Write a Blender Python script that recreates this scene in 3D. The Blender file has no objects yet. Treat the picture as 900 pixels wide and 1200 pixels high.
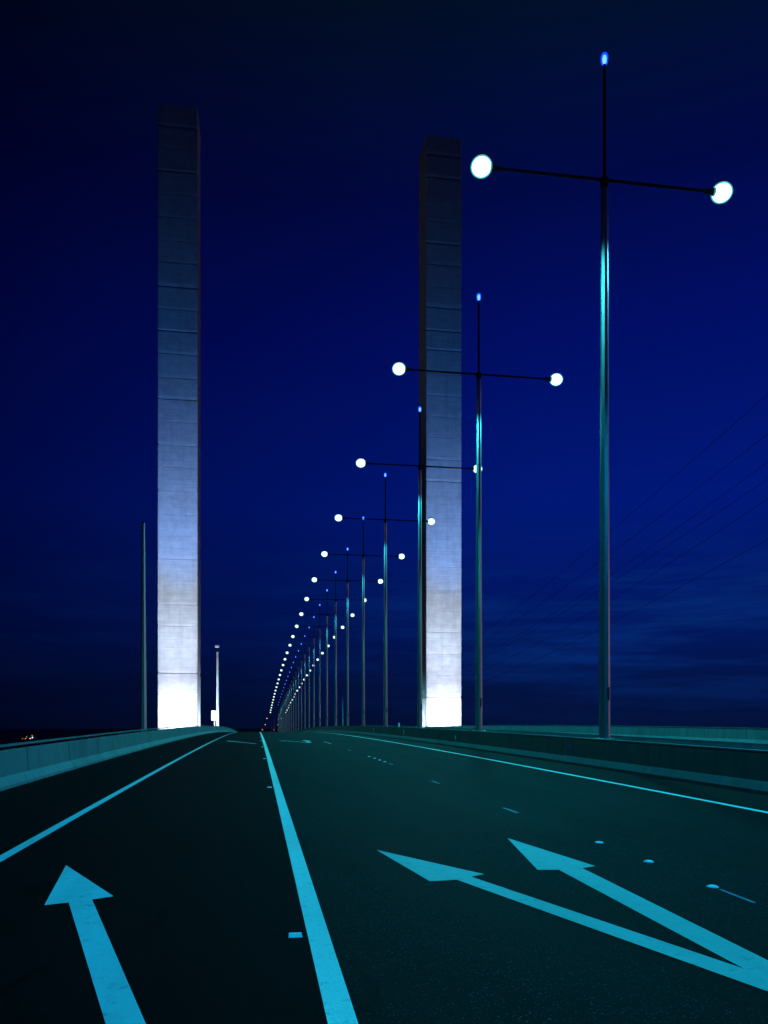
import bpy, math, random
from mathutils import Vector, Matrix
random.seed(7)
R = math.radians
sc = bpy.context.scene
C = sc.collection

# ------------------------------------------------------------------ place
F = 960.0 / 900.0                 # focal length / picture width
YAW = math.atan(149 / 960)        # the camera looks right of the road direction
SN, CS = math.sin(YAW), math.cos(YAW)
EYE = 1.6
G, RAD = 17 / 960, 5750.0         # grade at the camera and radius of the vertical curve

def zr(s):                        # height of the road above its height at the camera
    if s <= 450: return G * s - s * s / (2 * RAD)
    e = G * 450 - 450 * 450 / (2 * RAD)
    return max(e + (G - 450 / RAD) * (s - 450), -25.4)

def ground(px, py):               # where a line of sight of the survey photo meets the road
    d = (px - 450) / 960
    lo, hi = 2.0, 130.0
    f = lambda Z: EYE - (py - 852) / 960 * Z - zr(Z * (CS - d * SN))
    for _ in range(60):
        m = (lo + hi) / 2
        if f(m) > 0: lo = m
        else: hi = m
    Z = (lo + hi) / 2
    return Z * (d * CS + SN), Z * (CS - d * SN)

def at(px, py, Z):
    d = (px - 450) / 960
    return Vector((Z * (d * CS + SN), Z * (CS - d * SN), EYE - (py - 852) / 960 * Z))

# ------------------------------------------------------------------ helpers
class MB:
    def __init__(s): s.v, s.f, s.m = [], [], []
    def face(s, pts, mi=0):
        b = len(s.v); s.v += [tuple(p) for p in pts]; s.f.append(tuple(range(b, b + len(pts)))); s.m.append(mi)
    def box(s, x0, x1, y0, y1, z0, z1, bev=0.0, mi=0):
        if bev <= 0:
            b = len(s.v)
            s.v += [(x0,y0,z0),(x1,y0,z0),(x1,y1,z0),(x0,y1,z0),(x0,y0,z1),(x1,y0,z1),(x1,y1,z1),(x0,y1,z1)]
            for q in ((0,3,2,1),(4,5,6,7),(0,1,5,4),(1,2,6,5),(2,3,7,6),(3,0,4,7)):
                s.f.append(tuple(b+i for i in q)); s.m.append(mi)
            return
        ring = lambda i, z: [(x0+i+bev,y0+i,z),(x1-i-bev,y0+i,z),(x1-i,y0+i+bev,z),(x1-i,y1-i-bev,z),(x1-i-bev,y1-i,z),(x0+i+bev,y1-i,z),(x0+i,y1-i-bev,z),(x0+i,y0+i+bev,z)]
        s.loft([ring(bev,z0), ring(0,z0+bev), ring(0,z1-bev), ring(bev,z1)], mi=mi)
    def loft(s, rings, caps=True, closed=True, mi=0):
        b = len(s.v); n = len(rings[0])
        for r in rings: s.v += [tuple(p) for p in r]
        for i in range(len(rings)-1):
            for j in range(n if closed else n-1):
                k = (j+1) % n
                s.f.append((b+i*n+j, b+i*n+k, b+(i+1)*n+k, b+(i+1)*n+j)); s.m.append(mi)
        if caps and closed:
            s.f.append(tuple(b+j for j in range(n))[::-1]); s.m.append(mi)
            s.f.append(tuple(b+(len(rings)-1)*n+j for j in range(n))); s.m.append(mi)
    def lathe(s, prof, n=16, off=0.0, c=(0,0), mi=0, axis='z'):
        rs = []
        for r, z in prof:
            ring = []
            for j in range(n):
                a = 2*math.pi*(j+off)/n
                p = (c[0]+r*math.cos(a), c[1]+r*math.sin(a), z)
                if axis == 'x': p = (z, c[0]+r*math.cos(a), c[1]+r*math.sin(a))
                ring.append(p)
            rs.append(ring)
        s.loft(rs, mi=mi)
    def tube(s, pts, r, n=6, mi=0):
        pts = [Vector(p) for p in pts]; rs = []
        for i, p in enumerate(pts):
            t = (pts[min(i+1,len(pts)-1)] - pts[max(i-1,0)]).normalized()
            u = t.cross(Vector((0,0,1)))
            if u.length < 1e-3: u = Vector((1,0,0))
            u.normalize(); w = u.cross(t)
            rr = r[i] if isinstance(r, (list, tuple)) else r
            rs.append([p + (u*math.cos(2*math.pi*j/n) + w*math.sin(2*math.pi*j/n))*rr for j in range(n)])
        s.loft(rs, mi=mi)
    def build(s, name, mat, parent=None, smooth=False, loc=None):
        me = bpy.data.meshes.new(name); me.from_pydata(s.v, [], s.f)
        for m in (mat if isinstance(mat, (list, tuple)) else [mat]): me.materials.append(m)
        me.polygons.foreach_set('material_index', s.m)
        me.update()
        import bmesh
        bm = bmesh.new(); bm.from_mesh(me); bmesh.ops.recalc_face_normals(bm, faces=bm.faces); bm.to_mesh(me); bm.free()
        if smooth:
            me.polygons.foreach_set('use_smooth', [True]*len(me.polygons))
            me.set_sharp_from_angle(angle=R(35))
        o = bpy.data.objects.new(name, me); C.objects.link(o)
        if parent: o.parent = parent
        if loc is not None: o.location = loc
        return o

def tag(o, label=None, cat=None, group=None, kind=None):
    if label: o['label'] = label
    if cat: o['category'] = cat
    if group: o['group'] = group
    if kind: o['kind'] = kind
    return o
def empty(name, loc, rz=0.0):
    o = bpy.data.objects.new(name, None); C.objects.link(o); o.location = loc; o.rotation_euler = (0,0,rz); o.empty_display_size = .3
    return o
def copy_tree(o, parent=None, skip=()):
    c = o.copy(); C.objects.link(c)
    if parent: c.parent = parent
    for ch in list(o.children):
        if not any(ch.name.startswith(k) for k in skip): copy_tree(ch, c, skip)
    return c

# ------------------------------------------------------------------ materials
def mat(name, col, rough=.6, metal=0.0, spec=.5):
    m = bpy.data.materials.new(name); m.use_nodes = True
    b = m.node_tree.nodes['Principled BSDF']
    b.inputs['Base Color'].default_value = (*col, 1); b.inputs['Roughness'].default_value = rough
    b.inputs['Metallic'].default_value = metal; b.inputs['Specular IOR Level'].default_value = spec
    return m
class N:
    def __init__(s, m): s.t = m.node_tree; s.b = s.t.nodes.get('Principled BSDF')
    def n(s, typ, ins=None, **kw):
        x = s.t.nodes.new(typ)
        for k, v in kw.items(): setattr(x, k, v)
        for k, v in (ins or {}).items():
            if hasattr(v, 'is_output'): s.t.links.new(v, x.inputs[k])
            else: x.inputs[k].default_value = v
        return x
    def link(s, a, b): s.t.links.new(a, b)
    def pos(s): return s.n('ShaderNodeNewGeometry').outputs['Position']
    def scale(s, v, sc3):
        return s.n('ShaderNodeVectorMath', {0: v, 1: sc3}, operation='MULTIPLY').outputs[0]
    def noise(s, v, scale, detail=4, rough=.6):
        return s.n('ShaderNodeTexNoise', {'Vector': v, 'Scale': scale, 'Detail': detail, 'Roughness': rough}).outputs['Fac']
    def ramp(s, f, stops):
        r = s.n('ShaderNodeValToRGB', {'Fac': f}); e = r.color_ramp.elements
        while len(e) < len(stops): e.new(.5)
        for el, (p, c) in zip(e, stops):
            el.position = p; el.color = (*c, 1) if isinstance(c, (tuple, list)) else (c, c, c, 1)
        return r.outputs['Color']
    def math(s, op, a, b=0.0, c=0.0):
        return s.n('ShaderNodeMath', {0: a, 1: b, 2: c}, operation=op).outputs[0]
    def mix(s, f, a, b, blend='MIX'):
        x = s.n('ShaderNodeMix', data_type='RGBA', blend_type=blend)
        for k, v in ((0, f), (6, a), (7, b)):
            if hasattr(v, 'is_output'): s.link(v, x.inputs[k])
            else: x.inputs[k].default_value = v if k == 0 else (*v, 1)
        return x.outputs[2]
    def bump(s, h, dist, strength=1.0):
        b = s.n('ShaderNodeBump', {'Height': h, 'Distance': dist, 'Strength': strength})
        s.link(b.outputs[0], s.b.inputs['Normal'])

def asphalt(name, base, spread, rough, spec, agg):
    m = mat(name, (base,)*3, rough, spec=spec); k = N(m); p = k.pos()
    fine = k.noise(p, 140, 3, .7)
    grit = k.noise(p, 45, 3, .7)
    big = k.noise(k.scale(p, (1.1, .09, 1)), 1.0, 4, .55)
    arcs = k.noise(k.scale(p, (.5, .22, 1)), 1.0, 5, .6)
    b0 = k.ramp(fine, [(.3, base*.3), (.55, base), (.72, base*2.4)])
    vo = k.n('ShaderNodeTexVoronoi', {'Vector': p, 'Scale': 85.0})
    lum = k.n('ShaderNodeSeparateColor', {0: vo.outputs['Color']}).outputs[0]
    stone = k.math('MULTIPLY', k.ramp(lum, [(.84, 0.0), (.98, 1.0)]), k.ramp(vo.outputs['Distance'], [(.25, 1.0), (.5, 0.0)]))
    b0 = k.mix(k.math('MULTIPLY', stone, agg), b0, (.26, .27, .29))
    b0 = k.mix(k.ramp(k.noise(p, 26, 4, .75), [(.40, .65), (.56, 0.0)]), b0, (base*.25,)*3)
    b1 = k.mix(k.math('MULTIPLY', k.ramp(big, [(.35, 1.0), (.62, 0.0)]), .5), b0, (base*.45,)*3)
    b2 = k.mix(k.math('MULTIPLY', k.ramp(arcs, [(.40, 1.0), (.47, 0.0)]), spread), b1, (base*.3,)*3)
    k.link(b2, k.b.inputs['Base Color'])
    k.link(k.math('MULTIPLY_ADD', big, .16, rough-.08), k.b.inputs['Roughness'])
    px_ = k.n('ShaderNodeSeparateXYZ', {0: p}).outputs[0]
    seam = k.math('COMPARE', k.math('ADD', px_, k.math('MULTIPLY', k.noise(p, 2.0, 3, .6), .05)), 4.04, .012)
    b2 = k.mix(k.math('MULTIPLY', seam, .75), b2, (base*.1,)*3)
    cr = k.noise(k.scale(p, (.16, .10, 1)), 1.0, 3, .55)
    ln = k.math('COMPARE', cr, .47, .0022)
    b2 = k.mix(k.math('MULTIPLY', ln, .8), b2, (base*.12,)*3)
    k.link(b2, k.b.inputs['Base Color'])
    h = k.math('ADD', fine, k.math('MULTIPLY', grit, .8))
    k.bump(h, .0025, .6)
    return m
M = {}
M['asphalt_new'] = asphalt('asphalt_fresh', .0035, .3, .75, .03, .12)
M['asphalt'] = asphalt('asphalt_worn', .0045, .5, .72, .052, .75)

def paint(name, col, wear, rough=.55, chips=.32):
    m = mat(name, col, rough); k = N(m); p = k.pos()
    f = k.noise(p, 95, 3, .7); w = k.noise(p, 5, 5, .6)
    a = k.mix(k.ramp(f, [(.30, wear), (.5, 0.0)]), col, tuple(c*.35 for c in col))
    b = k.mix(k.math('MULTIPLY', k.ramp(w, [(.45, 0.0), (.7, 1.0)]), .22), a, tuple(c*.55 for c in col))
    ch = k.math('MULTIPLY', k.ramp(k.noise(p, 9, 9, .75), [(.585, 0.0), (.60, 1.0)]), chips)
    b = k.mix(ch, b, (.012,.012,.013))
    tr = k.noise(k.scale(p, (2.2, .12, 1)), 1.0, 3, .6)
    b = k.mix(k.math('MULTIPLY', k.ramp(tr, [(.45, 0.0), (.7, 1.0)]), .35), b, tuple(c*.45 for c in col))
    k.link(b, k.b.inputs['Base Color']); k.bump(f, .004, .5)
    return m
M['paint'] = paint('road_paint_white', (.52,.70,.74), .4)
M['paint_beads'] = paint('road_paint_beaded', (1.0,1.0,.93), .75, .4, .25)
M['paint_old'] = paint('road_paint_faded', (.16,.19,.32), .8)

def concrete(name, col, panel=None, boards=False):
    m = mat(name, col, .8, spec=.3); k = N(m); p = k.pos()
    w = k.noise(p, .7, 6, .6); f = k.noise(p, 22, 4, .7)
    st = k.noise(k.scale(p, (1.1, 1.1, .1) if boards else (3.2, 3.2, .35)), 1.0, 4, .6)
    c = k.mix(k.ramp(w, [(.3, 0.0), (.75, .65)]), col, tuple(x*.55 for x in col))
    c = k.mix(k.math('MULTIPLY', k.ramp(st, [(.5, 0.0), (.72, 1.0)]), .3 if boards else .55), c, tuple(x*.4 for x in col))
    c = k.mix(k.math('MULTIPLY', k.ramp(f, [(.3, 1.0), (.5, 0.0)]), .35), c, tuple(x*.5 for x in col))
    h = f
    if boards:
        bd = k.noise(k.scale(p, (.12, .12, 5.0)), 1.0, 3, .75)
        c = k.mix(k.math('MULTIPLY', k.ramp(bd, [(.42, 1.0), (.52, 0.0)]), .3), c, tuple(x*.5 for x in col))
        sp = k.noise(k.scale(p, (.25, .25, .55)), 1.0, 5, .65)
        c = k.mix(k.math('MULTIPLY', k.ramp(sp, [(.52, 0.0), (.66, 1.0)]), .3), c, tuple(x*.55 for x in col))
        h = k.math('MULTIPLY_ADD', bd, 2.0, f)
    k.link(c, k.b.inputs['Base Color']); k.bump(h, .02 if boards else .006, .7)
    return m
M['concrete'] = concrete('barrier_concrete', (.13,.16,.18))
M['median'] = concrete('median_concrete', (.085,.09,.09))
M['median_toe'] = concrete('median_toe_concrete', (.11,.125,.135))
M['toe'] = concrete('barrier_toe_concrete', (.19,.22,.24))
M['tower'] = concrete('tower_concrete', (.46,.46,.48), boards=True)
M['deck'] = mat('deck_concrete', (.2,.2,.2), .85)

def steel(name, col, rough, metal):
    m = mat(name, col, rough, metal); k = N(m); p = k.pos()
    f = k.noise(k.scale(p, (8, 8, 1.2)), 1.0, 5, .65); s = k.noise(p, 60, 3, .7)
    k.link(k.math('MULTIPLY_ADD', f, .3, rough-.15), k.b.inputs['Roughness'])
    k.link(k.mix(k.ramp(s, [(.35, .6), (.6, 0.0)]), col, tuple(c*.6 for c in col)), k.b.inputs['Base Color'])
    return m
M['steel'] = steel('galvanised_steel', (.40,.41,.42), .36, .90)
M['dark_steel'] = steel('dark_painted_steel', (.03,.035,.04), .5, .2)
M['white_steel'] = steel('white_painted_steel', (.78,.78,.78), .4, .0)
M['cable'] = mat('cable_aluminium', (.03,.03,.035), .6)
M['marker'] = mat('marker_ceramic', (.97,.97,.95), .25)
M['reflector'] = mat('reflector_glass', (.75,.8,.85), .12)
M['land'] = mat('dark_land', (.03,.035,.03), .95)
M['water'] = mat('harbour_water', (.01,.015,.02), .15)
M['dark_wall'] = mat('dark_cladding', (.06,.06,.065), .8)

def emit(name, col, s):
    m = bpy.data.materials.new(name); m.use_nodes = True; t = m.node_tree
    t.nodes.remove(t.nodes['Principled BSDF'])
    e = t.nodes.new('ShaderNodeEmission'); e.inputs[0].default_value = (*col, 1); e.inputs[1].default_value = s
    t.links.new(e.outputs[0], t.nodes['Material Output'].inputs[0]); return m
def glass(name, col, s, f):
    m = emit(name, col, s); t = m.node_tree; e = t.nodes['Emission']
    tr = t.nodes.new('ShaderNodeBsdfTransparent'); mx = t.nodes.new('ShaderNodeMixShader'); mx.inputs[0].default_value = f
    t.links.new(tr.outputs[0], mx.inputs[1]); t.links.new(e.outputs[0], mx.inputs[2]); t.links.new(mx.outputs[0], t.nodes['Material Output'].inputs[0]); return m
M['lamp'] = emit('mercury_lamp_glow', (.90, 1.0, 1.0), 3.5)
M['lamp_warm'] = emit('aged_lamp_glow', (1.0, .96, .80), 2.2)
M['globe'] = glass('frosted_globe', (.06, .80, .90), 1.0, .42)  # cyan rim colour stands in for the bloom round a lamp
M['outer_globe'] = glass('outer_glass_bowl', (.0, .50, .66), 1.0, .20)
M['amber_globe'] = glass('amber_globe', (.8, .32, .08), 1.0, .38)
M['amber'] = emit('sodium_lamp_glow', (1.0, .62, .28), 1.5)
M['beacon'] = emit('blue_beacon_glow', (.20, .50, 1.0), 3.5)
M['beacon_lens'] = glass('blue_beacon_glass', (.0, .06, 1.0), 2.4, .6)
M['flood'] = emit('flood_lamp_glow', (.85, .88, 1.0), 6)
M['red'] = emit('red_lamp_glow', (1.0, .25, .10), 2.0)
M['white_l'] = emit('white_lamp_glow', (.8, .9, 1.0), 1.6)
M['blue_l'] = emit('blue_lamp_glow', (.1, .5, .9), .7)
M['orange_l'] = emit('orange_lamp_glow', (1.0, .45, .12), 1.6)

# ------------------------------------------------------------------ setting
SGRID = [-60 + i for i in range(260)] + [200 + 4*i for i in range(66)] + [464 + 20*i for i in range(30)]
def strip(x0, x1, s0, s1, dz, mb, nx=1, mi=0):
    ss = sorted(set([s for s in SGRID if s0 < s < s1] + [s0, s1]))
    xs = [x0 + (x1-x0)*i/nx for i in range(nx+1)]
    mb.loft([[(x, s, zr(s)+dz) for x in xs] for s in ss], closed=False, mi=mi)
S1 = SGRID[-1]
b = MB(); strip(-5.5, .42, -60, S1, 0, b, mi=0); strip(.42, 10.35, -60, S1, 0, b, mi=1)
tag(b.build('road', [M['asphalt_new'], M['asphalt']]), 'dark asphalt carriageway with a blacker left lane rising to a crest', kind='structure')
b = MB(); strip(13.0, 28.9, -60, S1, 0, b)
tag(b.build('opposite_road', M['asphalt']), 'asphalt carriageway beyond the median barriers', kind='structure')
# bridge deck under both carriageways
b = MB()
ss = [-60, -40, -20] + list(range(0, 460, 10)) + list(range(480, 720, 20))
prof = [(-6.7,-.05),(-6.7,-.5),(-3,-1.2),(-1,-3),(24.5,-3),(26.5,-1.2),(30.2,-.5),(30.2,-.05)]
b.loft([[(x, s, zr(s)+z) for x, z in prof] for s in ss])
deck = tag(b.build('bridge_deck', M['deck']), 'concrete deck of the bridge carrying both carriageways', kind='structure')
for s in range(-40, 640, 85):
    b = MB(); b.box(4.5, 8, s-1.2, s+1.2, -26.2, zr(s)-2.9, .15); b.box(15.5, 19, s-1.2, s+1.2, -26.2, zr(s)-2.9, .15); b.build('pier', M['deck'], deck)
b = MB(); b.face([(-14000,-14000,-26.2),(14000,-14000,-26.2),(14000,14000,-26.2),(-14000,14000,-26.2)])
tag(b.build('water', M['water']), 'dark harbour water far below the bridge', kind='structure')
b = MB(); b.box(-13900, 13900, 690, 13900, -30, -25.6)
tag(b.build('ground', M['land']), 'dark low land at the horizon', kind='structure')
# median floor between the two barriers
b = MB(); strip(10.7, 12.7, -60, S1, .02, b)
tag(b.build('median_strip', M['deck']), 'concrete strip between the two median barriers', kind='structure')

# painted lines
def line(x0, x1, s0, s1, m, label):
    b = MB(); strip(x0, x1, s0, s1, .005, b)
    return tag(b.build('road_line', m), label, kind='structure')
line(-2.83, -2.70, -40, S1, M['paint'], 'white edge line along the left lane')
line(.36, .515, -40, S1, M['paint_beads'], 'broad white line between the left lane and the right lanes')
line(8.15, 8.30, -40, S1, M['paint_beads'], 'white edge line beside the median barrier')
line(14.9, 15.03, -40, S1, M['paint'], 'white edge line of the opposite carriageway')

def flat_poly(pts, dz=.006):
    return [(x, s, zr(s)+dz) for x, s in pts]
def poly_obj(name, polys, m, base):
    b = MB()
    for pts in polys:
        b.face([(x-base[0], s-base[1], zr(s)+.006-zr(base[1])) for x, s in pts])
    return b.build(name, m, loc=(base[0], base[1], zr(base[1])))

P = lambda *q: [ground(*p) for p in q]
tip, lb, rb = P((77.5,1014.5),(52,1061.5),(133,1051))
sl, sr = P((80.5,1058.5),(108,1055)); el, er = P((123.5,1200),(170.5,1200))
cx = tip[0]
tail = el[1] - 2.2
hs = (lb[1]+rb[1])/2
hw = (rb[0]-lb[0])/2
dl = (el[0]-sl[0])/(el[1]-sl[1]); dr = (er[0]-sr[0])/(er[1]-sr[1])
tl = (el[0]+dl*(tail-el[1]), tail); tr = (er[0]+dr*(tail-er[1]), tail)
print('straight arrow', tip, lb, rb, sl, sr, el, er)
arrow = poly_obj('lane_arrow', [[tip, lb, sl, sr, rb], [sl, tl, tr, sr]], M['paint'], (cx, hs))
tag(arrow, 'white straight-ahead arrow painted on the black left lane, nearest the camera', 'road marking', 'straight arrows painted in the left lane')

A = P((441,996.5),(504,1033.5),(535,1031.5),(552,1028),(567.5,1025))   # tip, barb, notch low, notch up, barb
B = P((594.5,982.5),(630,1020),(655,1020),(682.5,1018),(697.5,1015.5))
J = ground(872.5,1136.5); AL = ground(900,1163); BU = ground(900,1126.5)
print('fork arrow', A, B, J, AL, BU)
ext = lambda p, q, t: (q[0]+(q[0]-p[0])*t, q[1]+(q[1]-p[1])*t)
AL2 = ext(A[2], AL, .16); BU2 = ext(B[3], BU, .16)
st = (max(AL2[0], BU2[0])-.02, min(AL2[1], BU2[1]) - 2.6)
M['paint_worn'] = paint('road_paint_worn', (.31,.48,.45), .5)
fork = poly_obj('fork_arrow', [[A[0], A[1], A[2], A[3], A[4]], [B[0], B[1], B[2], B[3], B[4]],
        [A[2], AL, J, A[3]], [B[2], J, BU, B[3]], [AL, AL2, BU2, BU, J]], M['paint_worn'], (A[2][0], A[2][1]))
b = MB()
tag(fork, 'white two-headed arrow forking forward and left, nearest the camera', 'road marking', 'forked arrows painted in the right lanes')
for o, ds, lab in ((arrow, 45, 'small far straight arrow lying across the left lane near the crest'),
                   (fork, 45, 'small far forked arrow in the right lanes near the crest')):
    c = o.copy(); C.objects.link(c); c['label'] = lab
    s0 = o.location.y + ds
    c.location.y = s0; c.location.z = zr(s0) + .004
    c.rotation_euler.x = math.atan((zr(s0+1)-zr(s0-1))/2) - math.atan((zr(s0-ds+1)-zr(s0-ds-1))/2)

# ---------------- concrete barriers: profile swept along the road with joints between panels
def sweep(mb, prof, s0, s1, panel, joint=.045, inset=.03, phase=0.0):
    cx = sum(p[0] for p in prof)/len(prof); cz = max(p[1] for p in prof)
    def ring(s, k):
        return [(x + (cx-x)/max(abs(cx-x), 1e-6)*k if abs(cx-x) > k else x, s, zr(s) + (z if z < cz-1e-4 else z-k)) for x, z in prof]
    rings = []; s = s0 + phase
    while s < s1:
        e = min(s+panel, s1)
        rings += [ring(s+joint/2, inset*.99), ring(s+joint/2, 0)]
        n = 1 if panel < 7 else 4
        for i in range(1, n): rings.append(ring(s+(e-s)*i/n, 0))
        rings += [ring(e-joint/2, 0), ring(e-joint/2, inset*.99)]
        s = e
    mb.loft(rings)
def barrier(name, label, side, x, h, panel, cat, phase=0.0, s0=-24, s1=700, top_w=.2, m='concrete', lit_top=False):
    # side +1: traffic face looks towards -x ; -1: towards +x ; x = foot of the traffic face
    r = empty(name, (0,0,0)); tag(r, label, cat)
    body = [(x+side*.14,.25),(x+side*.19,h),(x+side*(.19+top_w),h),(x+side*(.24+top_w),-.04),(x+side*.14,-.04)]
    toe = [(x, -.04),(x, .07),(x+side*.136,.247),(x+side*.136,-.04)]
    m1 = MB(); sweep(m1, body, s0, s1, panel, phase=phase); m1.build('wall', M[m], r)
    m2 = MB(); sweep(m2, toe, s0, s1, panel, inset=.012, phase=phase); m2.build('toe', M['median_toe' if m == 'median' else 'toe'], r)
    if lit_top:  # strip added so the top reads as lit, paler than the median wall
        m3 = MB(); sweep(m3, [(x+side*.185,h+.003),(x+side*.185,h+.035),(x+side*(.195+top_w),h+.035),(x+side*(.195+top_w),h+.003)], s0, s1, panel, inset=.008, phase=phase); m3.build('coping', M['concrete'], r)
    return r
pl = barrier('parapet_wall', 'pale concrete safety barrier with a top rail along the left lane', -1, -5.18, .80, 4.3, 'barrier', phase=1.4)
m = MB()
xr = -5.18-.19-.10
for s in range(-22, 330, 2):
    m.box(xr-.012, xr+.012, s-.03, s+.03, zr(s)+.78, zr(s)+.872)
m.build('rail_post', M['dark_steel'], pl)['kind'] = 'stuff'
m = MB(); ss = [s for s in SGRID if -24 <= s <= 440]
m.loft([[(xr-.10, s, zr(s)+.87),(xr+.10, s, zr(s)+.87),(xr+.10, s, zr(s)+.905),(xr-.10, s, zr(s)+.905)] for s in ss])
m.build('top_rail', M['concrete'], pl)
nm = barrier('median_barrier', 'long concrete median barrier beside the right edge line, with sloping toe', 1, 10.06, .83, 6.2, 'barrier', phase=.9, m='median', lit_top=True)
fm = barrier('median_barrier', 'second concrete median barrier, just behind the lamp posts', -1, 13.24, .83, 6.2, 'barrier', phase=3, lit_top=True)
rp = barrier('parapet_wall', 'farthest concrete barrier, on the outer side of the opposite carriageway', 1, 28.7, .84, 4.6, 'barrier')
m = MB(); xr2 = 28.7+.29
m.loft([[(xr2-.10, s, zr(s)+.90),(xr2+.10, s, zr(s)+.90),(xr2+.10, s, zr(s)+.94),(xr2-.10, s, zr(s)+.94)] for s in ss]); m.build('top_rail', M['concrete'], rp)
m = MB()
for s in range(-22, 330, 2): m.box(xr2-.012, xr2+.012, s-.03, s+.03, zr(s)+.82, zr(s)+.902)
m.build('rail_post', M['dark_steel'], rp)['kind'] = 'stuff'

# ------------------------------------------------------------------ towers
def tower(x0, x1, y0, y1, top, label, seed):
    rnd = random.Random(seed)
    r = empty('bridge_tower', ((x0+x1)/2, (y0+y1)/2, -26.2)); tag(r, label, 'tower', 'floodlit concrete towers of the bridge')
    hx, hy = (x1-x0)/2, (y1-y0)/2
    def ring(z, k):
        a, c_, q = hx+k, hy+k, .12
        return [(-a+q,-c_,z),(a-q,-c_,z),(a,-c_+q,z),(a,c_-q,z),(a-q,c_,z),(-a+q,c_,z),(-a,c_-q,z),(-a,-c_+q,z)]
    rings = []; z = 0.0; H = top + 26.2; L = 4.18
    n = int(round(H/L)); L = H/n
    cuts = [0] + [i*L + rnd.uniform(-.22,.22) for i in range(1, n)] + [H]
    for i in range(n):
        z0 = cuts[i]; L = cuts[i+1]-cuts[i]; lip = rnd.choice([.02,.03,.05,.09,.13,.04]); g_ = rnd.choice([.03,.04,.06])
        if i < n*.62: g_ *= .35; lip *= .55
        lh = rnd.uniform(.45,1.1); k = rnd.uniform(-.008,.008)
        rings += [ring(z0+.0, -g_-lip*.5), ring(z0+.06, -g_-lip*.5), ring(z0+.07, -lip + k), ring(z0+lh, k), ring(z0+L*.6, k-.004), ring(z0+L-.02, k)]
    mb = MB(); mb.loft(rings); mb.build('shaft', M['tower'], r)
    mb = MB(); mb.box(-hx-4, hx+4, -hy-30, hy+5, .05, 23.4, .2); mb.build('pile_cap', M['deck'], r)
    return r
tower(-18.06, -10.85, 155.6, 163.4, 116.6, 'left-hand tall square concrete tower, floodlit from its foot, beyond the left barrier', 3)
tower(32.5, 39.55, 155.9, 163.3, 116.6, 'right-hand tall square concrete tower, floodlit from its foot, behind the lamp posts', 8)

FLOOD = (.72, .80, 1.0); FLOOD_TINT = (.02, .27, 1.0); FLOODM = (.66, .80, 1.0)
def spot(name, loc, target, energy, size, blend, col, rad=.2, parent=None):
    l = bpy.data.lights.new(name, 'SPOT'); l.energy = energy; l.spot_size = R(size); l.spot_blend = blend; l.color = col; l.shadow_soft_size = rad
    o = bpy.data.objects.new(name, l); C.objects.link(o); o.location = loc
    d = Vector(target) - Vector(loc); o.rotation_euler = d.to_track_quat('-Z', 'Y').to_euler()
    if parent: o.parent = parent
    return o
def floodlight(loc, target, energy, size, label, col):
    r = empty('floodlight', loc); tag(r, label, 'floodlight', 'floodlights at the feet of the towers')
    d = (Vector(target) - Vector(loc)); rot = d.to_track_quat('Y', 'Z')
    b = MB(); b.box(-.42,.42,-.3,.12,-.32,.32,.05); h = b.build('housing', M['dark_steel'], r); h.rotation_euler = rot.to_euler(); h.location = (0,0,.55)
    b = MB(); b.box(-.36,.36,.121,.14,-.26,.26); l = b.build('lens', M['flood'], h)
    b = MB(); b.box(-.5,-.44,-.06,.06,.0,.6); b.box(.44,.5,-.06,.06,0,.6); b.box(-.44,.44,-.06,.06,0,.05); b.build('bracket', M['dark_steel'], r)
    n = d.normalized()
    spot('flood_beam', Vector((0,0,.55)) + n*.25, Vector((0,0,.55)) + n*5, energy, size, 1.0, col, .25, r)
for tx, ty, ix, side in ((-14.45, 155.6, -10.85, 'left'), (36.0, 155.9, 32.5, 'right')):
    z = -2.8
    floodlight((tx-.6, ty-8, z), (tx, ty, z+8), 44000, 74, f'floodlight close to the foot of the {side}-hand tower, aimed at its base', FLOOD)
    floodlight((tx-2.2, ty-25, z), (tx, ty, z+29), 108000, 48, f'white floodlight set well before the {side}-hand tower', FLOODM)
    floodlight((tx+2.2, ty-25, z), (tx, ty, z+51), 185000, 32, f'bluish floodlight set well before the {side}-hand tower, aimed high', FLOOD_TINT)  # blue beam added to turn the tower bluer towards its top
    sgn = 1 if side == 'left' else -1
    floodlight((ix+sgn*3.0, ty+3.6, z), (ix, ty+3.6, z+14), 14000, 120, f'floodlight at the inner side of the {side}-hand tower', FLOOD)

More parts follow.
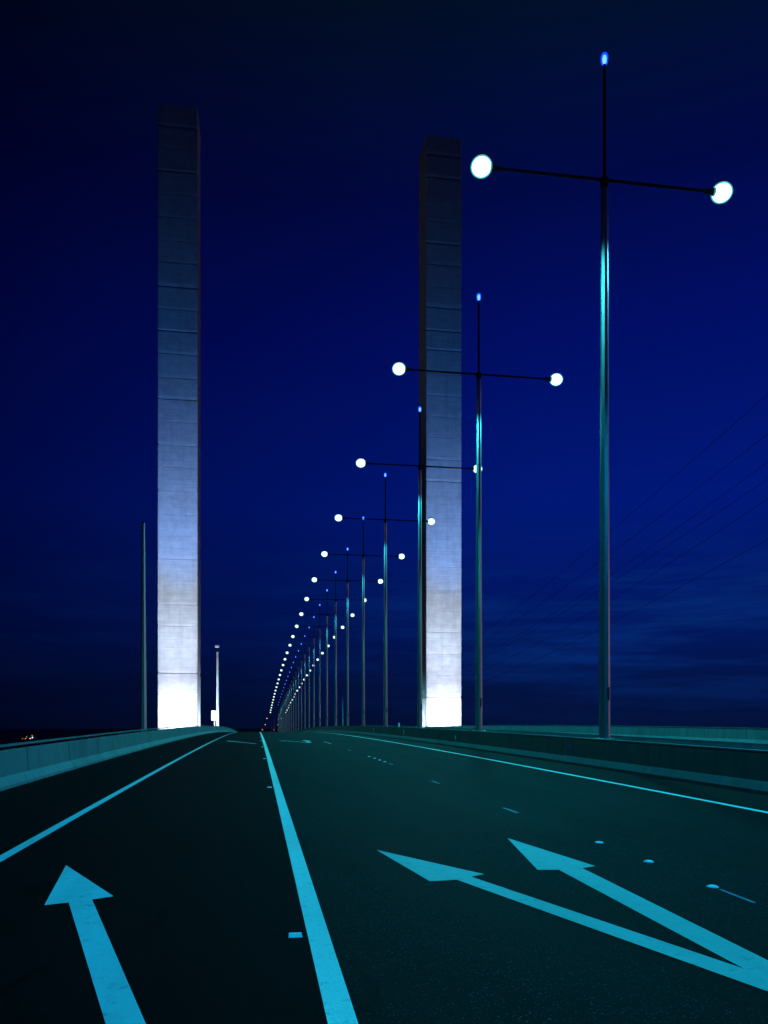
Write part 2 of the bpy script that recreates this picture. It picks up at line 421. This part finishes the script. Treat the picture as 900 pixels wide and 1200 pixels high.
# ------------------------------------------------------------------ lamp posts
LAMPC = (.03, .86, .98)
PX = 11.7
def make_lamp():
    r = empty('lamp_post', (0,0,0)); st_ = M['steel']
    b = MB(); b.box(-.42,.42,-.42,.42,-.8,-.03,.02); b.build('plinth', M['concrete'], r)
    b = MB(); b.box(-.33,.33,-.33,.33,-.03,.02,.004)
    for sx in (-.25,.25):
        for sy in (-.25,.25): b.lathe([(.03,.018),(.03,.10)], 6, c=(sx,sy))
    b.build('base_plate', st_, r)
    # octagonal tapered shaft in lapped sections
    b = MB(); hs_ = [.02, 2.55, 5.8, 9.2, 12.6, 15.6, 18.74]
    rad = lambda z: .186 - .070*z/19.20
    for i in range(6):
        z0, z1 = hs_[i], hs_[i+1]
        b.lathe([(rad(z0)-.0, z0+.004), (rad(z1)+.006, z1-.0)], 8, off=.5)
    b.build('shaft', st_, r)
    b = MB(); b.box(.02,.11,-.180,-.160,1.3,1.75,.004); d = b.build('hatch', M['dark_steel'], r)
    b = MB(); b.lathe([(.125,18.72),(.14,18.76),(.14,19.06),(.06,19.14)], 12); b.build('collar', M['dark_steel'], r)
    b = MB(); b.lathe([(.06,19.05),(.05,22.95)], 10); b.build('spire', M['dark_steel'], r, True)
    b = MB()
    for sx in (-1, 1):
        b.lathe([(.055*1,sx*.0),(.045,sx*3.6)], 8, c=(0,19.02), axis='x')
    b.lathe([(.085,-.14),(.085,.14)], 10, c=(0,19.02), axis='x'); b.build('cross_arm', M['dark_steel'], r)
    for sx in (-1, 1):
        b = MB(); b.lathe([(.045,sx*3.55),(.07,sx*3.72),(.11,sx*3.95),(.14,sx*4.04)], 12, c=(0,19.02), axis='x')
        h = b.build('luminaire', M['dark_steel'], r, True)
        b = MB(); b.lathe([(.02,.32),(.17,.30),(.24,.25),(.17,.335),(.02,.36)], 16, c=(sx*4.32, 0)); 
        for i in range(len(b.v)): b.v[i] = (b.v[i][0], b.v[i][1], b.v[i][2]+19.02)
        b.build('cap', M['dark_steel'], h, True)
        for nm_, k_, mm in (('bulb', .86, M['lamp']), ('lens', .98, M['globe'])):  # oversized bulb with an added cyan shell that suggests its glow
            b = MB()
            b.lathe([(max(.005, .37*k_*math.sin(a)), 19.02-.32*k_*math.cos(a)) for a in [math.pi*i/14 for i in range(15)]], 24, c=(sx*4.32, 0))
            b.build(nm_, mm, h, True)
        spot('lamp_beam', (sx*4.32, 0, 18.58), (sx*4.32, 0, 10), 4200, 136, .35, LAMPC, .22, h)
    b = MB(); b.lathe([(.06,22.95),(.105,23.0),(.12,23.1),(.12,23.24),(.08,23.32),(.02,23.35)], 12); be = b.build('beacon', M['beacon_lens'], r, True)
    b = MB(); b.lathe([(.03,22.98),(.065,23.04),(.075,23.16),(.05,23.25),(.01,23.27)], 12); b.build('bulb', M['beacon'], be, True)
    return r
ORD = 'first second third fourth fifth sixth seventh eighth ninth tenth eleventh twelfth thirteenth fourteenth fifteenth'.split()
special = {0: 'tall double-armed lamp post nearest the camera, standing clear right of both towers',
           1: 'double-armed lamp post just right of the right-hand tower',
           2: 'double-armed lamp post standing against the left edge of the right-hand tower',
           3: 'double-armed lamp post first to the left of the right-hand tower'}
proto = make_lamp(); WARM = {}
for k in range(28):
    o = proto if k == 0 else copy_tree(proto)
    s = ((27.9 + 15.8*k) - PX*SN)/CS
    o.location = (PX, s, zr(s)+.80)
    if k > 2: o.rotation_euler = (R(random.uniform(-.12,.12)), R(random.uniform(-.12,.12)), R(random.uniform(-1.2,1.2)))
    lab = special.get(k)
    if not lab:
        lab = (f'double-armed lamp post, {ORD[k]} from the camera in the receding median row' if k < 14
               else f'small far double-armed lamp post, {ORD[27-k]} from the far end of the white row')
    tag(o, lab, 'lamp post', 'double-armed lamp posts along the median')
    if k >= 6:
        for h in o.children:
            for l in h.children:
                if l.name.startswith('bulb') and h.name.startswith('luminaire'):
                    if WARM.get(l.data.name) is None:
                        d_ = l.data.copy(); d_.materials[0] = M['lamp_warm']; WARM[l.data.name] = d_
                    l.data = WARM[l.data.name]
OLDLAMP = next(l for h in proto.children for l in h.children if l.type == 'LIGHT').data.copy(); OLDLAMP.color = (.0, .50, 1.0)
for k in (1, 2):                                          # the row goes on behind the camera
    o = copy_tree(proto); s = ((27.9 - 15.8*k) - PX*SN)/CS; o.location = (PX, s, zr(s)+.80)
    for h in o.children:
        for l in h.children:
            if l.type == 'LIGHT': l.data = OLDLAMP
    tag(o, f'double-armed lamp post outside the picture, {"beside" if k == 1 else "behind"} the camera', 'lamp post', 'double-armed lamp posts along the median')
# sodium lamps beyond the white row: same posts, amber bulbs and glow shells, no beacon
am = None
for i, (xm, Z, lab) in enumerate(((10.4, 500, 'amber far lamp post directly beyond the last white lamp'), (10.0, 560, 'amber far lamp post, second beyond the white row'),
                               (8.5, 620, 'amber far lamp post, third beyond the white row'), (6.2, 700, 'lowest amber far lamp post, almost on the road crest'))):
    s = (Z - xm*SN)/CS
    if am is None:
        o = am = copy_tree(proto, None, ('beacon', 'lamp_beam'))
        for h in am.children:
            for l in h.children:
                for nm_, mm in (('lens', M['amber_globe']), ('bulb', M['amber'])):
                    if l.name.startswith(nm_):
                        l.data = l.data.copy(); l.data.materials[0] = mm
    else: o = copy_tree(am)
    o.location = (xm, s, zr(s)+.8)
    tag(o, lab, 'lamp post', 'amber lamp posts beyond the bridge crest')

# ------------------------------------------------------------------ other poles
def pole_at(px, ytop, x, r0, r1, name, label, m, n=12):
    d = (px-450)/960; Z = x/(d*CS+SN); s = Z*(CS-d*SN); top = EYE-(ytop-852)/960*Z
    z0 = zr(s)-.05
    r = empty(name, (x, s, z0)); tag(r, label, 'pole')
    return r, top - z0, s
r, h, s = pole_at(168, 613, -6.2, .19, .1, 'steel_mast', 'bare tapering steel mast left of the left-hand tower, behind the barrier', M['steel'])
b = MB(); zz = [0,1.5,3.4,5.6,8.1,h]
for i in range(5): b.lathe([(.20-.11*zz[i]/h, zz[i]+.003),(.203-.11*zz[i+1]/h, zz[i+1])], 8, off=.5)
b.build('shaft', steel('weathered_steel', (.55,.53,.55), .40, .78), r)
b = MB(); b.lathe([(.08,h),(.08,h+.05),(.03,h+.09)], 8); b.build('cap', M['dark_steel'], r)
b = MB(); b.box(-.3,.3,-.3,.3,0,.03,.004); b.build('base_plate', M['steel'], r)
r, h, s = pole_at(255, 764, -6.25, .2, .2, 'camera_pole', 'white pole with equipment box and top fitting, right of the left-hand tower', M['white_steel'])
b = MB(); b.lathe([(.24,.03),(.17,h)], 12); b.build('shaft', M['white_steel'], r, True)
b = MB(); b.lathe([(.05,h),(.05,h+.75)], 8); b.build('bracket', M['dark_steel'], r)
b = MB(); b.box(-.45,.3,-.22,.22,h+.7,h+1.15,.06); b.build('camera_housing', M['white_steel'], r)
b = MB(); b.box(-1.0,-.25,-.3,.3,1.9,3.5,.04); bx = b.build('equipment_box', M['white_steel'], r)
b = MB(); b.tube([(-.5,0,1.9),(-.5,0,1.0),(-.3,0,.5)], .07, 8); b.build('conduit', M['white_steel'], r)
b = MB(); b.box(-.35,.35,-.35,.35,0,.03,.004); b.build('base_plate', M['steel'], r)
floodlight((-8.6, 128.5, -2.8), (-6.3, 133.5, 4), 16000, 80, 'floodlight below the white camera pole, between it and the left-hand tower', FLOOD)  # added lamp, only there to brighten the white pole and its box
r, h, s = pole_at(401.8, 815, 29.6, .15, .1, 'steel_mast', 'thin low far pole standing among the lamp posts beyond the opposite carriageway', M['steel'])
b = MB(); b.lathe([(.2,.02),(.14,h)], 8); b.build('shaft', M['white_steel'], r)
b = MB(); b.lathe([(.15,h),(.12,h+.12)], 8); b.build('cap', M['dark_steel'], r)
b = MB(); b.box(-.3,.3,-.3,.3,0,.03,.004); b.build('base_plate', M['steel'], r)

# ------------------------------------------------------------------ raised markers, reflectors, dashes
b = MB(); b.lathe([(.055,0),(.055,.004),(.048,.013),(.032,.020),(.004,.023)], 16)
dome = b.build('dome_marker', M['marker'], None, True)
first = True
def put(px, py, lab, proto_, cat, grp, n=[0]):
    x, s = ground(px, py)
    o = proto_ if not proto_.get('category') else proto_.copy()
    if o is not proto_: C.objects.link(o)
    o.location = (x, s, zr(s)+.002); tag(o, lab, cat, grp); return o
DG = 'white domed road markers between the right lanes'
put(835,1040,'white dome marker nearest the camera, at the end of the thin blue dash', dome, 'road marker', DG)
put(760,1010.5,'white dome marker in the middle of the near three, right of the forked arrow', dome, 'road marker', DG)
put(702,988,'white dome marker farthest of the near three, beside the forked arrow head', dome, 'road marker', DG)
for (x, y), w in zip(((451,893),(445,890.9),(439,888.9),(432.5,886.9)), ('nearest', 'second nearest', 'third nearest', 'farthest')):
    o = put(x, y, f'small white dome marker, {w} in the middle group of four', dome, 'road marker', DG)
for (x, y), w in zip(((387.4,871.7),(385.2,871.0),(382.8,870.2),(380.4,869.5)), ('nearest', 'second nearest', 'third nearest', 'farthest')):
    put(x, y, f'tiny white dome marker, {w} in the far group of four near the crest', dome, 'road marker', DG)
# rectangular blocks beside the broad line
b = MB(); b.loft([[(-.05,-.05,0),(.05,-.05,0),(.05,.05,0),(-.05,.05,0)],[(-.045,-.025,.018),(.045,-.025,.018),(.045,.025,.018),(-.045,.025,.018)]])
blk = b.build('block_marker', M['marker'])
x0, s0 = ground(346, 1097)
for i in range(6):
    o = blk if i == 0 else blk.copy()
    if i: C.objects.link(o)
    s = s0 + 12*i
    o.location = (x0, s, zr(s)+.002)
    tag(o, ['small rectangular road marker nearest the camera, left of the broad line', 'second small rectangular road marker along the left of the broad line',
            'third small rectangular road marker along the left of the broad line','fourth small rectangular road marker along the left of the broad line',
            'fifth small rectangular road marker along the left of the broad line','farthest small rectangular road marker along the left of the broad line'][i], 'road marker', 'block markers beside the broad line')
# thin blue-grey dashes on the lane division
for (p, q, lab) in (((844,1043),(884,1058.5),'thin bluish lane dash nearest the camera, running from the dome marker'),
                    ((590,947),(607,953),'short bluish lane dash in the middle distance'),
                    ((506,915.3),(515,918.6),'short bluish lane dash before the group of four domes'),
                    ((456,894.8),(460.5,896.4),'tiny bluish lane dash touching the group of four domes'),
                    ((408,878.6),(411,879.8),'tiny bluish lane dash beyond the middle group of domes')):
    a, c = ground(*p), ground(*q)
    w = .018 if p[0] > 800 else .03
    tag(poly_obj('lane_dash', [[(a[0]-w,a[1]),(c[0]-w,c[1]),(c[0]+w,c[1]),(a[0]+w,a[1])]], M['paint_old'], a), lab, 'road marking', 'faded lane dashes between the right lanes')
# reflectors on the median barrier face
def barrier_reflector(px, size, m, name, lab, z, xf=10.06+.165):
    d = (px-450)/960; Z = xf/(d*CS+SN); s = Z*(CS-d*SN)
    b = MB(); w, h = size
    b.box(-.012, .012, -w/2, w/2, -h/2, h/2, .003)
    o = b.build(name, m, loc=(xf-.02, s, zr(s)+z)); o.rotation_euler.y = R(-4)
    tag(o, lab, 'reflector', 'reflectors fixed to the median barrier'); return o
barrier_reflector(473.5, (.10,.34), M['marker'], 'barrier_reflector', 'bright white reflector on the median barrier, left of the right-hand tower foot', .52)
barrier_reflector(534, (.08,.22), M['reflector'], 'barrier_reflector', 'small pale reflector on the median barrier, below the right-hand tower', .47)
barrier_reflector(438, (.10,.3), M['reflector'], 'barrier_reflector', 'tiny far reflector on the median barrier toward the crest', .5)
barrier_reflector(668, (.22,.34), mat('blue_plate_paint', (.14,.18,.30), .5), 'cover_plate', 'bluish rectangular cover plate on the near median barrier', .47)
d = (470-450)/960; Z = 10.5/(d*CS+SN); s = Z*(CS-d*SN)
b = MB(); b.box(-.05,.05,-.02,.02,0,.30,.006); o = b.build('guide_post', M['marker'], loc=(10.35, s, zr(s)+.86)); tag(o, 'short white guide post on top of the median barrier', 'guide post')

# ------------------------------------------------------------------ far lights beyond the left barrier
base = at(36, 866, 1900); base.z = -26.2
hb = empty('harbour_building', base, -YAW); tag(hb, 'distant dark waterside building with orange, white and blue lamps beyond the left barrier', 'building')
b = MB(); b.box(-18,4,-6,6,0,6,.2); b.box(4,14,-6,6,0,9.5,.2); b.box(-9,-3,-4,4,6,10,.2); b.build('wall', M['dark_wall'], hb)
b = MB(); b.box(8,8.5,-.3,.3,9.5,16); b.build('mast', M['dark_wall'], hb)
q = 1900/960
for px, py, rr, mk in ((28,866.2,1.6,'red'),(31.5,865.8,1.3,'orange_l'),(33.5,866.3,1.1,'red'),(31.3,868,1.0,'orange_l'),(37,865.5,1.4,'white_l'),(39.6,864.3,1.5,'white_l'),(39.2,861.8,.8,'red'),(39.8,862.9,.8,'blue_l'),(33,863.4,.7,'orange_l'),(44.8,866.2,.6,'blue_l'),(40,867.5,.8,'orange_l')):
    b = MB(); x, z = (px-36)*q, (852-py)*q + EYE + 26.2
    b.lathe([(max(.01, rr*math.sin(math.pi*i/6)), z - rr*math.cos(math.pi*i/6)) for i in range(7)], 8, c=(x, -7.5)); b.build('lamp', M[mk], hb, True)

# ------------------------------------------------------------------ power lines and pylons on the right
ends = [((515,772),(1100,282)),((500,786),(1100,352)),((530,782),(1100,392)),((498,800),(1100,425)),((532,797),(1100,450)),((515,812),(1100,520))]
names = ['topmost faint overhead cable in the right-hand sky','second faint overhead cable from the top in the right-hand sky','third faint overhead cable from the top in the right-hand sky','fourth faint overhead cable from the top in the right-hand sky','fifth faint overhead cable from the top in the right-hand sky','lowest faint overhead cable in the right-hand sky']
for (a, c), lab in zip(ends, names):
    p, q_ = at(*a, 600), at(*c, 110)
    pts = [p.lerp(q_, t) - Vector((0,0,4*6.0*t*(1-t))) for t in [i/40 for i in range(41)]]
    b = MB(); b.tube(pts, [.085+(.04-.085)*i/40 for i in range(41)], 5)
    tag(b.build('power_cable', M['cable']), lab, 'cable', 'overhead power cables on the right')
def pylon(px, Z, ys, label):
    p = at(px, 852, Z); top = max(at(px, y, Z).z for y in ys) ; H = top + 26.2
    r = empty('power_pylon', (p.x, p.y, -26.2), -YAW); tag(r, label, 'pylon', 'power pylons carrying the overhead cables')
    b = MB(); lv = [0, .2, .38, .54, .68, .8, .9, 1.0]; w = lambda t: 4.5*(1-t)**1.1+.5
    cor = lambda t: [Vector((sx*w(t), sy*w(t), H*t)) for sx, sy in ((-1,-1),(1,-1),(1,1),(-1,1))]
    for i in range(7):
        c0, c1 = cor(lv[i]), cor(lv[i+1])
        for j in range(4):
            b.tube([c0[j], c1[j]], .14, 4); b.tube([c0[j], c1[(j+1)%4]], .08, 4); b.tube([c1[j], c0[(j+1)%4]], .08, 4)
    b.build('lattice', M['dark_steel'], r)
    for y in ys[1::2]:
        z = at(px, y, Z).z + 26.2
        b = MB(); b.tube([(-11,0,z),(11,0,z)], .16, 4); b.tube([(-11,0,z),(0,0,z+2.5)], .1, 4); b.tube([(11,0,z),(0,0,z+2.5)], .1, 4); b.build('cross_arm', M['dark_steel'], r)
pylon(515, 600, [771,784,786,798,800,812], 'lattice power pylon hidden behind the right-hand tower')
pylon(1100, 110, [282,352,392,425,450,520], 'lattice power pylon outside the picture on the right')

# ------------------------------------------------------------------ dusk sky
w = bpy.data.worlds.new('World'); sc.world = w; w.use_nodes = True
t = w.node_tree; bg = t.nodes['Background']
class W(N):
    def __init__(s): s.t = t; s.b = bg
k = W()
v = k.n('ShaderNodeTexCoord').outputs['Generated']
sep = k.n('ShaderNodeSeparateXYZ', {0: v})
el = k.math('MULTIPLY', k.math('ARCSINE', sep.outputs[2]), 180/math.pi)
az = k.math('MULTIPLY', k.math('ARCTAN2', sep.outputs[0], sep.outputs[1]), 180/math.pi)   # 0 = along the road, + to the right
e01 = k.math('DIVIDE', el, 50.0)
ver = k.ramp(e01, [(0.0,(.0006,.0045,.030)),(.06,(.0006,.0052,.045)),(.14,(.0003,.0070,.090)),(.30,(.0002,.0068,.140)),(.50,(.0002,.0034,.098)),(.66,(.0003,.0022,.046)),(.83,(.0004,.0042,.017)),(1.0,(.0004,.0040,.010))])
a01 = k.math('DIVIDE', k.math('ADD', az, 30.0), 80.0)
hor = k.ramp(a01, [(0.0,.13),(.10,.27),(.25,.60),(.42,.90),(.62,1.28),(.85,1.34),(1.0,1.0)])
col = k.mix(1.0, ver, hor, 'MULTIPLY')
# thin cloud bars low in the sky
cl = k.n('ShaderNodeCombineXYZ', {0: k.math('MULTIPLY', az, .045), 1: k.math('MULTIPLY', el, .42), 2: 0.0}).outputs[0]
cn = k.noise(cl, 1.6, 5, .6)
low = k.math('MULTIPLY', k.ramp(a01, [(.36, .08), (.68, 1.0)]), k.ramp(k.math('DIVIDE', el, 20.0), [(0.0,0.0),(.12,.4),(.24,1.0),(.46,.9),(.62,.12),(1.0,.0)]))
cm = k.math('MULTIPLY', k.ramp(cn, [(.43,0.0),(.62,1.0)]), low)
col = k.mix(k.math('MULTIPLY', cm, .8), col, (.0015,.024,.175))
dk = k.math('MULTIPLY', k.ramp(k.noise(cl, 2.7, 4, .6), [(.5,0.0),(.75,1.0)]), low)
col = k.mix(k.math('MULTIPLY', dk, .35), col, (.0005,.004,.04))
# the last of the twilight
sky = k.n('ShaderNodeTexSky', sky_type='NISHITA', sun_disc=False, sun_elevation=R(-5), sun_rotation=R(110), altitude=30)
tw = k.mix(1.0, sky.outputs[0], (.0, .06, .5), 'MULTIPLY')
add = k.mix(.05, col, tw, 'ADD')
# glow of the city beyond the right-hand side of the picture
gz = k.ramp(k.math('DIVIDE', az, 180.0), [(.24, 0.0), (.36, 1.0), (.52, .8), (.66, 0.0)])
ge = k.ramp(k.math('DIVIDE', el, 40.0), [(0.0, 1.0), (.16, .8), (.40, .12), (.6, 0.0)])
add = k.mix(k.math('MULTIPLY', gz, ge), add, (.58, .30, .44))
k.link(add, bg.inputs['Color']); bg.inputs['Strength'].default_value = 1.0

# ------------------------------------------------------------------ camera
cam = bpy.data.cameras.new('Camera'); co = bpy.data.objects.new('Camera', cam); C.objects.link(co)
co.location = (0, 0, EYE); co.rotation_euler = (R(90), 0, -YAW)
cam.sensor_fit = 'HORIZONTAL'; cam.sensor_width = 36; cam.lens = 36*F
cam.shift_y = (852-600)/900; cam.clip_start = .05; cam.clip_end = 30000
sc.camera = co
sc.view_settings.view_transform = 'Standard'; sc.view_settings.look = 'None'; sc.view_settings.exposure = 0; sc.view_settings.gamma = 1
sc.render.engine = 'CYCLES'
sc.cycles.use_denoising = True
sc.cycles.max_bounces = 5; sc.cycles.sample_clamp_indirect = 3
sc.cycles.use_light_tree = True
